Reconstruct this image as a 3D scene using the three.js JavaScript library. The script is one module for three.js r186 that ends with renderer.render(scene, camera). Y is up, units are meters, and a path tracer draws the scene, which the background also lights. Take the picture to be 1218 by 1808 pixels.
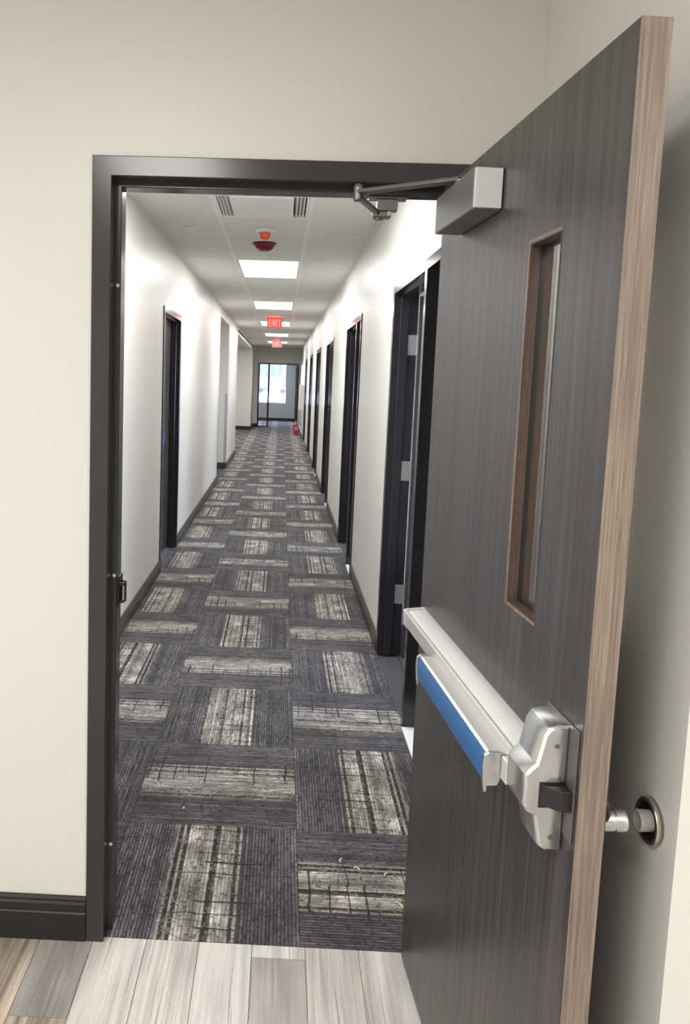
import * as THREE from 'three';
import { RectAreaLightUniformsLib } from 'three/addons/lights/RectAreaLightUniformsLib.js';
import { RoundedBoxGeometry } from 'three/addons/geometries/RoundedBoxGeometry.js';
import { mergeGeometries, toCreasedNormals } from 'three/addons/utils/BufferGeometryUtils.js';
import { FontLoader } from 'three/addons/loaders/FontLoader.js';
import { TextGeometry } from 'three/addons/geometries/TextGeometry.js';

// ------------------------------------------------------------------ camera, sky, lights, exposure
const scene = new THREE.Scene();
const camera = new THREE.PerspectiveCamera(2 * Math.atan(904 / 1318.24) * 180 / Math.PI, 1218 / 1808, 0.05, 200);
camera.position.set(0.4568, 1.6246, 1.9882);
camera.rotation.set(-0.1043, 0.0266, 0.0328, 'YXZ');
camera.setViewOffset(1218, 1808, 151.24, 96.5, 1218, 1808);   // the photograph is an off-centre crop

const renderer = new THREE.WebGLRenderer({ antialias: true });
renderer.toneMapping = THREE.LinearToneMapping;
renderer.toneMappingExposure = 1.0;
renderer.shadowMap.enabled = true;
RectAreaLightUniformsLib.init();

const SKY = 18;                       // daylight outside the windows
scene.background = new THREE.Color().setRGB(0.78, 0.90, 1.22);
scene.backgroundIntensity = SKY;

const LAMP_HALL = 20.5, LAMP_ROOM = 22;  // luminance of the ceiling troffers
const LAMP_COLOR = new THREE.Color().setRGB(1.0, 0.985, 0.955);
const GLOW = 1.6;

// ------------------------------------------------------------------ main dimensions (metres)
const OPEN_W = 0.905, OPEN_H = 2.134, FACE = 0.051, WALL = 0.125;
const XL = -0.505, XR = 1.0945, HALL_H = 2.70, ROOM_H = 2.74;
const Z_CARPET = -0.011, TILE = 0.61, SEAM_X = 0.568, SEAM_Z = -0.575;
const Z_END = -23.7, Z_LOBBY0 = -14.0, Z_LOBBY1 = -22.0, Z_BACK = -27.8;
const ROOM_X0 = -3.3, ROOM_X1 = 2.9, ROOM_Z = 5.2, WALL_END_Z = 0.886;
const OFFICE_X = 4.3;
const HINGE = [0.8977, 0.0084], DOOR_ANGLE = 1.6446;

// ------------------------------------------------------------------ helpers
function rng(seed) { let a = seed >>> 0; return () => { a = (a + 0x6D2B79F5) >>> 0; let t = Math.imul(a ^ (a >>> 15), 1 | a); t = (t + Math.imul(t ^ (t >>> 7), 61 | t)) ^ t; return ((t ^ (t >>> 14)) >>> 0) / 4294967296; }; }
const taken = {};
function numbered(name) { const n = taken[name] = (taken[name] ?? -1) + 1; return n ? `${name}_${String(n).padStart(3, '0')}` : name; }
function boxUV(g) {                                                    // uv in metres by the dominant axis of each face
  const p = g.attributes.position, n = g.attributes.normal, uv = new Float32Array(p.count * 2);
  for (let i = 0; i < p.count; i++) {
    const ax = Math.abs(n.getX(i)), ay = Math.abs(n.getY(i)), az = Math.abs(n.getZ(i));
    const x = p.getX(i), y = p.getY(i), z = p.getZ(i);
    if (ax >= ay && ax >= az) { uv[2 * i] = z; uv[2 * i + 1] = y; } else if (ay >= az) { uv[2 * i] = x; uv[2 * i + 1] = z; } else { uv[2 * i] = x; uv[2 * i + 1] = y; }
  }
  g.setAttribute('uv', new THREE.BufferAttribute(uv, 2));
  return g;
}
const plain = (g) => { const h = g.index ? g.toNonIndexed() : g; for (const k of Object.keys(h.attributes)) if (!['position', 'normal', 'uv'].includes(k)) h.deleteAttribute(k); h.clearGroups?.(); return h; };
const merge = (list) => list.length === 1 ? plain(list[0]) : mergeGeometries(list.map(plain));
const bx = (x0, x1, y0, y1, z0, z1) => new THREE.BoxGeometry(Math.abs(x1 - x0), Math.abs(y1 - y0), Math.abs(z1 - z0)).translate((x0 + x1) / 2, (y0 + y1) / 2, (z0 + z1) / 2);
const rbx = (x0, x1, y0, y1, z0, z1, r = 0.004, s = 3) => new RoundedBoxGeometry(Math.abs(x1 - x0), Math.abs(y1 - y0), Math.abs(z1 - z0), s, r).translate((x0 + x1) / 2, (y0 + y1) / 2, (z0 + z1) / 2);
function prism(points, len, bevel = 0) {                               // polygon in (x,y), extruded along +z
  const s = new THREE.Shape(points.map(([a, b]) => new THREE.Vector2(a, b)));
  return new THREE.ExtrudeGeometry(s, { depth: len - 2 * bevel, bevelEnabled: bevel > 0, bevelSize: bevel, bevelThickness: bevel, bevelOffset: -bevel, bevelSegments: 3, steps: 1 }).translate(0, 0, bevel);
}
const cyl = (r0, r1, h, s = 24) => new THREE.CylinderGeometry(r0, r1, h, s);
const lathe = (pts, s = 32) => new THREE.LatheGeometry(pts.map(([a, b]) => new THREE.Vector2(a, b)), s);
function rod(a, b, r, s = 14, r2 = r) {                                // round bar from a to b
  const A = new THREE.Vector3(...a), B = new THREE.Vector3(...b), d = B.clone().sub(A);
  const g = cyl(r2, r, d.length(), s); g.applyQuaternion(new THREE.Quaternion().setFromUnitVectors(new THREE.Vector3(0, 1, 0), d.clone().normalize()));
  return g.translate((A.x + B.x) / 2, (A.y + B.y) / 2, (A.z + B.z) / 2);
}
function mesh(name, geos, mat, parent, uv = true) {                    // ONE named mesh
  const g = Array.isArray(geos) ? merge(geos) : geos;
  if (uv) boxUV(g);
  const m = new THREE.Mesh(g, mat); m.name = parent ? name : numbered(name); m.castShadow = m.receiveShadow = true;
  (parent ?? scene).add(m); return m;
}
function tag(o, label, category, group, kind) { o.userData = { ...o.userData, label, category }; if (group) o.userData.group = group; if (kind) o.userData.kind = kind; return o; }
const struct = (o, label, category, group) => tag(o, label, category, group, 'structure');
function thing(name, pos = [0, 0, 0], turn = 0) { const g = new THREE.Group(); g.name = numbered(name); g.position.set(...pos); g.rotation.y = turn; scene.add(g); return g; }

// ------------------------------------------------------------------ textures
function noise2(seed, nx, ny) {                                       // tiling value noise
  const r = rng(seed), g = Float32Array.from({ length: nx * ny }, () => r());
  return (u, v) => {
    u = (u - Math.floor(u)) * nx; v = (v - Math.floor(v)) * ny; const i = Math.floor(u), j = Math.floor(v); let a = u - i, b = v - j; a = a * a * (3 - 2 * a); b = b * b * (3 - 2 * b);
    const f = (x, y) => g[(y % ny) * nx + (x % nx)];
    return (f(i, j) * (1 - a) + f(i + 1, j) * a) * (1 - b) + (f(i, j + 1) * (1 - a) + f(i + 1, j + 1) * a) * b;
  };
}
function texture(w, h, fn, srgb = true) {
  const d = new Uint8Array(w * h * 4);
  for (let y = 0; y < h; y++) for (let x = 0; x < w; x++) { const c = fn((x + .5) / w, (y + .5) / h, x, y), k = 4 * (y * w + x); for (let i = 0; i < 3; i++) d[k + i] = Math.max(0, Math.min(255, Math.round(c[i] ?? c[0]))); d[k + 3] = 255; }
  const t = new THREE.DataTexture(d, w, h); t.wrapS = t.wrapT = THREE.RepeatWrapping; t.magFilter = THREE.LinearFilter; t.minFilter = THREE.LinearMipmapLinearFilter; t.generateMipmaps = true;
  if (srgb) t.colorSpace = THREE.SRGBColorSpace; t.needsUpdate = true; return t;
}
const rep = (t, a, b) => { const c = t.clone(); c.repeat.set(a, b); c.needsUpdate = true; return c; };

const peel = (() => { const a = noise2(1, 96, 96), b = noise2(2, 40, 40); return texture(512, 512, (u, v) => { const k = 255 * (.6 * a(u, v) + .4 * b(u, v)); return [k, k, k]; }, false); })();
const speck = (() => { const a = noise2(3, 160, 160), b = noise2(4, 50, 50), c = noise2(5, 220, 220); return texture(512, 512, (u, v) => { let k = 236 + 16 * (a(u, v) - .5) + 10 * (b(u, v) - .5); if (c(u, v) > .86) k -= 16; return [k, k, k * .99]; }); })();
function carpetTexture(seed) {                                        // one 24-inch tile: dark ribs, one pale streaked band, ticks across it
  const r = rng(seed), N = 512, RIBS = 54;
  const rib = Array.from({ length: RIBS }, () => .82 + .36 * r()), off = Array.from({ length: RIBS }, () => r());
  const line = Array.from({ length: RIBS }, (_, i) => (i % 3 === 0 ? r() < .62 : r() < .12) ? .35 + .5 * r() : 0);
  const streak = noise2(seed + 10, 54, 22), streak2 = noise2(seed + 11, 54, 60), mott = noise2(seed + 12, 7, 7), fine = noise2(seed + 13, 170, 170), lay = noise2(seed + 17, 12, 9);
  const ticks = []; for (let v = .04 + .04 * r(); v < 1; v += .075 + .045 * r()) { const a = r() * .32, b = .30 + r() * .42; if (r() < .8) ticks.push([v, a, Math.max(b, a + .2), .003 + .0025 * r(), .35 + .45 * r()]); }
  const wob = noise2(seed + 14, 14, 3), arcs = Array.from({ length: 7 }, () => [r(), r(), .15 + .35 * r(), r() * 6.28]);
  return texture(N, N, (u, v) => {
    const i = Math.min(RIBS - 1, Math.floor(u * RIBS)), f = u * RIBS - i;
    const band = u > .315 && u < .705;
    let k = rib[i] * (.78 + .44 * streak(u, v + off[i])) * (.82 + .36 * mott(u, v)) * (.86 + .28 * fine(u, v));
    const groove = (f < .2 || f > .8) ? (band ? .8 : .58) : 1;
    k *= groove;
    let c;
    if (band) {
      const l = line[i], on = streak2(u, v * 1 + off[i]) > .34 ? 1 : .35;
      let d = 1 - l * on * 1.1; if (streak2(u + .4, v + off[i]) > .83) d *= .6;
      d = Math.max(.3, d); k *= .9 + .24 * (lay(u, v) - .5);
      c = [160 * k * d, 155 * k * d, 147 * k * d];
    } else { const d = streak2(u + .2, v + off[i]) > .8 ? .62 : 1; c = [84 * k * d, 81 * k * d, 83 * k * d]; }
    let t = 1; for (const [tv, a, b, w, s] of ticks) { const dv = Math.abs(v + .012 * (wob(u, tv) - .5) - tv); if (u > a && u < b && dv < w * (band ? 1.25 : .9)) t = Math.min(t, 1 - s * (band ? .95 : .6)); }
    for (const [ax, ay, ar, aa] of arcs) { const dx = u - ax, dy = v - ay, q = Math.hypot(dx, dy); if (Math.abs(q - ar) < .004 && Math.cos(Math.atan2(dy, dx) - aa) > .2) t *= .78; }
    return [c[0] * t + 8, c[1] * t + 8, c[2] * t + 9];
  });
}
const carpetTex = [carpetTexture(101), carpetTexture(202), carpetTexture(303), carpetTexture(404)];
function plankTexture(seed, base, contrast) {
  const r = rng(seed), a = noise2(seed, 9, 3), b = noise2(seed + 1, 26, 5), c = noise2(seed + 2, 90, 14), g = noise2(seed + 6, 3, 11), e = noise2(seed + 3, 5, 9), f = noise2(seed + 4, 150, 160);
  const cracks = Array.from({ length: 7 }, () => [r(), r(), .05 + .12 * r(), .004 + .007 * r(), .45 + .35 * r()]);
  return texture(160, 1024, (u, v) => {
    const w = u + .035 * (e(u, v) - .5);
    let k = 1 + contrast * ((a(w, v) - .5) * .75 + (g(u, v) - .5) * .6 + (b(w, v) - .5) * .42 + (c(w, v) - .5) * .42) + .07 * (f(u, v) - .5);
    for (const [cu, cv, len, wid, s] of cracks) { const dv = Math.abs(v - cv) / len; if (dv < 1) { const du = Math.abs(w - cu) / (wid * (1 - dv * dv)); if (du < 1) k *= 1 - s * (1 - du); } }
    const tint = .5 * (a(w + .3, v) - .5);
    return [base[0] * k, base[1] * k * (1 - .02 * tint), base[2] * k * (1 - .07 * tint)];
  });
}
const plankTex = [plankTexture(11, [192, 185, 179], .30), plankTexture(12, [201, 195, 190], .20), plankTexture(13, [163, 157, 153], .26), plankTexture(14, [165, 153, 140], .52)];
const veneer = (() => {                                               // dark straight-grained veneer with cathedral arches, 0.91 x 2.13 m
  const a = noise2(21, 5, 3), b = noise2(22, 130, 5), c = noise2(23, 300, 16), d = noise2(24, 60, 3), e = noise2(25, 400, 300);
  return texture(768, 1536, (u, v) => {
    const arch = (u - .68) + .10 * (a(u, v) - .5), q = Math.sqrt(arch * arch * 9 + .012) + .28 * v;
    const ring = .5 + .5 * Math.sin(q * 120 + 5 * a(u * 2, v)), w = u + .02 * (a(u, v) - .5);
    let k = 1 + .3 * (b(w, v) - .5) + .24 * (d(w, v) - .5) + .16 * (c(w, v) - .5) + .07 * (e(u, v) - .5);
    const near = Math.exp(-((arch / .17) ** 2)); k *= 1 - .13 * near * (ring > .62 ? 1 : 0) + .05 * near;
    return [65 * k, 61 * k, 62 * k];
  });
})();
const oakEdge = (() => { const b = noise2(31, 60, 6), c = noise2(32, 200, 30), d = noise2(33, 6, 9); return texture(256, 1024, (u, v) => { const k = 1 + .22 * (b(u, v) - .5) + .26 * (c(u, v) - .5) + .14 * (d(u, v) - .5); return [131 * k, 116 * k, 105 * k]; }); })();

// ------------------------------------------------------------------ materials
const std = (o) => new THREE.MeshStandardMaterial(o);
const lin = (r, g, b) => new THREE.Color().setRGB(r, g, b);
const peelHall = rep(peel, 2.2, 2.2), speckTile = rep(speck, 1.6, 1.6);
const M = {
  wall: std({ color: lin(.735, .72, .675), roughness: .4, bumpMap: peelHall, bumpScale: .0003 }),
  ceilTile: std({ color: lin(.92, .91, .88), map: speckTile, roughness: .9 }),
  tee: std({ color: lin(.86, .85, .82), roughness: .6 }),
  gap: std({ color: lin(.12, .12, .11), roughness: .9 }),
  frame: std({ color: lin(.038, .034, .036), roughness: .2 }),
  frameHall: std({ color: lin(.026, .023, .027), roughness: .2 }),
  base: std({ color: lin(.016, .0145, .013), roughness: .42 }),
  baseHall: std({ color: lin(.045, .041, .038), roughness: .42 }),
  carpet: carpetTex.map((t) => std({ map: t, roughness: .95, bumpMap: t, bumpScale: .0012 })),
  carpetPlain: std({ color: lin(.07, .066, .072), roughness: .95 }),
  plank: plankTex.map((t) => std({ map: t, roughness: .4 })),
  subfloor: std({ color: lin(.12, .11, .1), roughness: .9 }),
  door: std({ map: rep(veneer, 1 / .91, 1 / 2.13), roughness: .33, bumpMap: rep(veneer, 1 / .91, 1 / 2.13), bumpScale: .0004 }),
  edge: std({ map: rep(oakEdge, 6, .8), roughness: .55 }),
  bead: std({ map: rep(oakEdge, 6, 1.4), color: lin(.34, .28, .25), roughness: .5 }),
  steelWhite: std({ color: lin(.62, .62, .605), metalness: .35, roughness: .36 }),
  chrome: std({ color: lin(.66, .67, .68), metalness: .95, roughness: .24 }),
  cover: std({ color: lin(.78, .785, .79), metalness: .2, roughness: .35 }),
  plate: std({ color: lin(.17, .165, .16), metalness: .6, roughness: .4 }),
  closer: std({ color: lin(.25, .247, .245), metalness: .75, roughness: .40 }),
  armSteel: std({ color: lin(.22, .215, .21), metalness: .85, roughness: .35 }),
  blue: std({ color: lin(.03, .135, .36), roughness: .38 }),
  black: std({ color: lin(.012, .012, .013), roughness: .4 }),
  nickel: std({ color: lin(.56, .52, .45), metalness: .95, roughness: .26 }),
  rubber: std({ color: lin(.42, .42, .38), roughness: .7 }),
  silencer: std({ color: lin(.66, .64, .55), roughness: .6 }),
  white: std({ color: lin(.82, .81, .78), roughness: .4 }),
  orange: std({ color: lin(.85, .11, .035), roughness: .4 }),
  hornRed: std({ color: lin(.20, .012, .018), roughness: .3 }),
  red: std({ color: lin(.55, .018, .018), roughness: .3 }),
  hinge: std({ color: lin(.5, .5, .51), metalness: .6, roughness: .42 }),
  tape: std({ color: lin(.04, .11, .42), roughness: .6 }),
  guard: std({ color: lin(.46, .49, .50), metalness: .3, roughness: .4 }),
  chip: std({ color: lin(.72, .58, .36), roughness: .8 }),
  lamp: std({ color: lin(.8, .8, .8), emissive: lin(1, .98, .95), emissiveIntensity: GLOW, roughness: .6 }),
  exitRed: std({ color: lin(.15, .01, .01), emissive: lin(1, .085, .075), emissiveIntensity: 1.0, roughness: .4 }),
  exitText: std({ color: lin(.2, .05, .05), emissive: lin(1, .30, .28), emissiveIntensity: 1.0, roughness: .4 }),
  exitBody: std({ color: lin(.3, .26, .25), roughness: .35 }),
  pane: new THREE.MeshPhysicalMaterial({ color: 0xffffff, transmission: 1, thickness: 0, roughness: 0.0, ior: 1.5 }),
  asphalt: std({ color: lin(.55, .55, .54), roughness: .95 }),
  brick: std({ color: lin(.10, .05, .045), roughness: .9 }),
  teal: std({ color: lin(.035, .072, .070), roughness: .5 }),
  facade: std({ color: lin(.2, .2, .2), roughness: .8 }),
  rail: std({ color: lin(.3, .32, .34), roughness: .6 }),
};

// ------------------------------------------------------------------ room shell
// front wall with the doorway (rough opening a little larger than the frame's inside)
const RO = .03, back = -WALL;
struct(mesh('wall_front', [bx(ROOM_X0, -RO, 0, ROOM_H + .16, 0, back), bx(OPEN_W + RO, XR + .12, 0, ROOM_H + .16, 0, back), bx(-RO, OPEN_W + RO, OPEN_H + RO, ROOM_H + .16, 0, back)], M.wall), 'warm off-white painted wall around the open doorway', 'wall');
struct(mesh('wall_right', [bx(1.09, 1.21, 0, ROOM_H, 0.0005, WALL_END_Z), bx(1.21, ROOM_X1, 0, ROOM_H, WALL_END_Z - .12, WALL_END_Z)], M.wall), 'off-white side wall behind the open door, turning an outside corner', 'wall');
struct(mesh('wall_left', [bx(ROOM_X0 - .12, ROOM_X0, 0, ROOM_H, back, ROOM_Z)], M.wall), 'off-white side wall of the entry room', 'wall');
struct(mesh('wall_back', [bx(ROOM_X0 - .12, ROOM_X1 + .12, 0, ROOM_H, ROOM_Z, ROOM_Z + .12)], M.wall), 'off-white rear wall of the entry room', 'wall');
struct(mesh('wall_far_right', [bx(ROOM_X1, ROOM_X1 + .12, 0, ROOM_H, WALL_END_Z - .12, ROOM_Z)], M.wall), 'off-white wall past the outside corner', 'wall');
struct(mesh('ceiling', [bx(ROOM_X0 - .12, ROOM_X1 + .12, ROOM_H, ROOM_H + .15, 0.001, ROOM_Z + .12)], M.ceilTile), 'white ceiling of the entry room', 'ceiling');

// plank floor of the entry room
const floorRoom = struct(mesh('floor', [bx(ROOM_X0 - .12, ROOM_X1 + .12, -.15, -.0045, Z_CARPET, ROOM_Z + .12)], M.subfloor), 'pale grey wood-look plank floor of the entry room', 'floor');
{
  const PW = .1525, PL = 1.22, r = rng(77), G = .0006;
  const full = [0, 1].map((flip) => { const g = rbx(G, PW - G, -.0045, 0, G, PL - G, .0007, 1); const p = g.attributes.position, n = g.attributes.normal, uv = g.attributes.uv; for (let i = 0; i < p.count; i++) uv.setXY(i, flip ? 1 - p.getX(i) / PW : p.getX(i) / PW, flip ? 1 - p.getZ(i) / PL : p.getZ(i) / PL); return g; });
  const x0 = .4285, c0 = Math.floor((ROOM_X0 - x0) / PW), c1 = Math.ceil((ROOM_X1 - x0) / PW);
  // ends chosen so that the seams by the doorway fall where they are seen
  const startAt = { 0: .037, [-4]: .27, [-3]: .62, [-2]: .95, [-1]: .42, 1: .8, 2: .3, 3: .62 };
  const look = { '0,-1': 1, '0,0': 2, '-1,-1': 1, '-2,-1': 0, '-3,-1': 1, '-4,-1': 2, '-5,-1': 3, '1,-1': 0, '2,-1': 1, '-4,0': 3, '-1,0': 1, '-2,0': 1, '-3,0': 0, '1,0': 1, '-6,-1': 3, '-5,0': 2 };
  for (let c = c0; c < c1; c++) {
    const px = x0 + c * PW, start = startAt[c] ?? r() * PL;
    for (let k = -1; start + k * PL < ROOM_Z; k++) {
      let z0 = Math.max(start + k * PL, Z_CARPET), z1 = Math.min(start + (k + 1) * PL, ROOM_Z), xa = Math.max(px, ROOM_X0), xb = Math.min(px + PW, ROOM_X1);
      if (z1 - z0 < .01 || xb - xa < .01) continue;
      if (xa >= 1.07 && z0 < WALL_END_Z) { z0 = WALL_END_Z - .02; if (z1 - z0 < .02) continue; }
      const flip = r() < .5 ? 1 : 0, mat = M.plank[look[`${c},${k}`] ?? [0, 1, 1, 2, 3, 0][Math.floor(r() * 6)]];
      let g = full[flip], at = [px, 0, start + k * PL];
      if (z1 - z0 < PL - .001 || xb - xa < PW - .001) {
        g = rbx(xa + G, xb - G, -.0045, 0, z0 + G, z1 - G, .0007, 1); const p = g.attributes.position, uv = g.attributes.uv;
        for (let i = 0; i < p.count; i++) { const a = (p.getX(i) - px) / PW, b = (p.getZ(i) - start - k * PL) / PL; uv.setXY(i, flip ? 1 - a : a, flip ? 1 - b : b); } at = [0, 0, 0];
      }
      const m = mesh('plank', g, mat, floorRoom, false); m.position.set(...at);
    }
  }
}

// ------------------------------------------------------------------ corridor carpet, tile by tile, each quarter-turned against its neighbours
const floorHall = struct(mesh('floor', [bx(XL - 2.9, XR + .12, -.15, -.006, Z_CARPET - .0005, Z_BACK)], M.carpetPlain), 'charcoal and grey patterned carpet tiles along the corridor', 'floor');
struct(mesh('floor', [bx(XR + .12, OFFICE_X + .15, -.15, 0, -.13, Z_BACK)], M.carpetPlain), 'dark carpet in the offices beyond the side doors', 'floor');
{
  const r = rng(5), G = .0006, cache = {};
  const turn = (s, t, q) => q === 0 ? [s, t] : q === 1 ? [t, 1 - s] : q === 2 ? [1 - s, 1 - t] : [1 - t, s];
  const tileGeo = (xa, xb, za, zb, tx, tz, q) => { const g = bx(xa + G, xb - G, -.006, 0, za + G, zb - G), p = g.attributes.position, uv = g.attributes.uv; for (let i = 0; i < p.count; i++) uv.setXY(i, ...turn((p.getX(i) - tx) / TILE, (p.getZ(i) - tz) / TILE, q)); return g; };
  for (let row = -1; SEAM_Z - TILE * row > Z_BACK; row++) for (let col = -5; col <= 1; col++) {
    const tz = SEAM_Z - TILE * (row + 1), tx = SEAM_X + TILE * (col - 1), zb = Math.min(tz + TILE, Z_CARPET - .001), za = Math.max(tz, Z_BACK);
    const inLobby = zb < Z_LOBBY0 + .3 && za > Z_LOBBY1 - .3, left = inLobby ? -2.3 : XL, xa = Math.max(tx, left), xb = Math.min(tx + TILE, XR);
    if (xb - xa < .02 || zb - za < .02) continue;
    const upright = ((row + col) & 1) === (1), q = (upright ? 0 : 1) + (r() < .5 ? 2 : 0), v = Math.floor(r() * 4);
    const whole = xb - xa > TILE - .001 && zb - za > TILE - .001;
    const g = whole ? (cache[q] ??= tileGeo(0, TILE, 0, TILE, 0, 0, q)) : tileGeo(xa, xb, za, zb, tx, tz, q);
    const m = mesh('carpet_tile', g, M.carpet[v], floorHall, false); if (whole) m.position.set(tx, 0, tz);
  }
}

// ------------------------------------------------------------------ corridor walls
const HW = .12;
function wallAlongZ(name, xa, xb, z0, z1, holes, mat, h = HALL_H + .1) {   // z0 > z1; holes: [near, far, top, sill?]
  const g = []; let z = z0;
  for (const [n, f, top, sill = 0] of holes) { if (z - n > .002) g.push(bx(xa, xb, 0, h, z, n)); g.push(bx(xa, xb, top, h, n, f)); if (sill) g.push(bx(xa, xb, 0, sill, n, f)); z = f; }
  if (z - z1 > .002) g.push(bx(xa, xb, 0, h, z, z1)); return mesh(name, g, mat);
}
const SIDE_W = .305, UNIT_DOOR = .914, UNIT_W = 3 * FACE + UNIT_DOOR + SIDE_W;
const rightFar = [-2.43, -5.56, -8.9, -12.0, -15.2, -18.5];            // far outer edge of each door-and-sidelight frame
const rightHoles = rightFar.map((f) => [f + UNIT_W - FACE + RO, f + FACE - RO, OPEN_H + RO]);
struct(wallAlongZ('wall_right_corridor', XR, XR + HW, back, Z_END, rightHoles, M.wall), 'glossy off-white corridor wall with a row of black office door frames', 'wall');
const LD0 = -4.03, LD1 = -5.05;                                        // left door frame, outer edges
const REC0 = -9.5, REC1 = -11.4, REC_D = .55;
struct(wallAlongZ('wall_left_corridor', XL - HW, XL, back, REC0, [[LD0 - FACE + RO, LD1 + FACE - RO, OPEN_H + RO]], M.wall), 'glossy off-white corridor wall with one black door frame', 'wall');
struct(mesh('wall_left_corridor', [bx(XL - REC_D, XL - HW, 0, HALL_H + .1, REC0 + HW, REC0), bx(XL - REC_D - HW, XL - REC_D, 0, HALL_H + .1, REC0 + HW, REC1 - HW), bx(XL - REC_D, XL - HW, 0, HALL_H + .1, REC1, REC1 - HW), bx(XL - HW, XL, 2.56, HALL_H + .1, REC0, REC1)], M.wall), 'shallow niche in the off-white corridor wall', 'wall');
struct(mesh('wall_left_corridor', [bx(XL - HW, XL, 0, HALL_H + .1, REC1, Z_LOBBY0)], M.wall), 'short off-white wall between the niche and the side opening', 'wall');
struct(mesh('wall_lobby', [bx(XL - 2.0, XL - HW, 0, HALL_H + .1, Z_LOBBY0 + HW, Z_LOBBY0), bx(XL - 2.0 - HW, XL - 2.0, 0, HALL_H + .1, Z_LOBBY0 + HW, Z_LOBBY1 - HW), bx(XL - 2.0, XL, 0, HALL_H + .1, Z_LOBBY1, Z_LOBBY1 - HW)], M.wall), 'off-white walls of the side opening off the corridor', 'wall');
struct(mesh('trim', [bx(XL - HW, XL, 2.56, HALL_H, Z_LOBBY0, Z_LOBBY1)], M.wall), 'off-white ceiling beam over the side opening', 'beam').name = 'trim_20';
struct(mesh('wall_left_corridor', [bx(XL - HW, XL, 0, HALL_H + .1, Z_LOBBY1 - HW, Z_END)], M.wall), 'short off-white wall next to the glazed end door', 'wall');

// end wall with its frame opening, the end room and its window
const EX0 = -.355, EX_M = -.02, EX1 = 1.035;
struct(mesh('wall_end', [bx(XL - HW, EX0 + .02, 0, HALL_H + .1, Z_END, Z_END - HW), bx(EX1 - .02, XR + HW, 0, HALL_H + .1, Z_END, Z_END - HW), bx(EX0 + .02, EX1 - .02, OPEN_H + .02, HALL_H + .1, Z_END, Z_END - HW)], M.wall), 'off-white end wall above the glazed end door', 'wall');
const WX0 = -.95, WX1 = .655, WY0 = .69, WY1 = 2.27;
struct(mesh('wall_end_room', [bx(-1.6, WX0, 0, HALL_H + .1, Z_BACK, Z_BACK - .2), bx(WX1, 1.9, 0, HALL_H + .1, Z_BACK, Z_BACK - .2), bx(WX0, WX1, 0, WY0, Z_BACK, Z_BACK - .2), bx(WX0, WX1, WY1, HALL_H + .1, Z_BACK, Z_BACK - .2),
  bx(-1.72, -1.6, 0, HALL_H + .1, Z_END - HW, Z_BACK - .2), bx(1.9, 2.02, 0, HALL_H + .1, Z_END - HW, Z_BACK - .2), bx(XR + HW, 1.9, 0, HALL_H + .1, Z_END, Z_END - HW), bx(-1.6, XL - HW, 0, HALL_H + .1, Z_END, Z_END - HW)], M.wall), 'off-white walls of the end room around its bright window', 'wall');
struct(mesh('floor', [bx(-1.72, XL - .001, -.15, 0, Z_END - HW, Z_BACK), bx(XR + .001, 2.02, -.15, 0, Z_END - HW, Z_BACK)], M.carpetPlain), 'dark carpet at the sides of the end room', 'floor');
struct(mesh('baseboard_end_room', [bx(-1.6, 1.9, 0, .11, Z_BACK, Z_BACK + .012)], M.base), 'black baseboard below the bright end window', 'baseboard');
{
  const w = struct(thing('window'), 'bright daylight window in the end room', 'window'); w.name = 'window_1'; w.position.set((WX0 + WX1) / 2, WY0, Z_BACK - .1);
  const hw = (WX1 - WX0) / 2, h = WY1 - WY0;
  mesh('window_frame', [bx(-hw, hw, 0, .03, -.03, .03), bx(-hw, hw, h - .03, h, -.03, .03), bx(-hw, -hw + .03, .03, h - .03, -.03, .03), bx(hw - .03, hw, .03, h - .03, -.03, .03)], M.rail, w);
  mesh('pane', [bx(-hw + .03, hw - .03, .03, h - .03, -.002, .002)], M.pane, w);
}

// offices behind the right-hand doors
const part = [-.126, -3.0, -6.2, -9.45, -12.6, -15.85, -19.3, Z_END];
struct(mesh('wall_office', part.slice(1, -1).map((z) => bx(XR + HW, OFFICE_X, 0, HALL_H + .1, z + .05, z - .05)).concat([bx(XR + HW, OFFICE_X + .15, 0, HALL_H + .1, 0, -.125), bx(XR + HW, OFFICE_X + .15, 0, HALL_H + .1, Z_END + .01, Z_END - .11)]), M.wall), 'pale partition walls between the offices', 'wall');
const winSpots = part.slice(0, -1).map((a, i) => { const c = (a + part[i + 1]) / 2; return [c + .75, c - .75]; });
struct(wallAlongZ('wall_office_outer', OFFICE_X, OFFICE_X + .15, -.125, Z_END, winSpots.map(([a, b]) => [a, b, 2.2, .8]), M.wall), 'outer wall of the offices with windows', 'wall');
winSpots.forEach(([a, b], i) => {
  const w = struct(thing('window', [OFFICE_X + .08, .8, (a + b) / 2]), `office window ${['behind the first', 'behind the second', 'behind the third', 'behind the fourth', 'behind the fifth', 'behind the sixth', 'beyond the sixth'][i]} side door`, 'window', 'office windows'); w.name = `window_${i + 2}`;
  mesh('window_frame', [bx(-.03, .03, 0, .04, -.75, .75), bx(-.03, .03, 1.36, 1.4, -.75, .75), bx(-.03, .03, .04, 1.36, -.75, -.71), bx(-.03, .03, .04, 1.36, .71, .75)], M.rail, w);
  mesh('pane', [bx(-.002, .002, .04, 1.36, -.71, .71)], M.pane, w);
});

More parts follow.
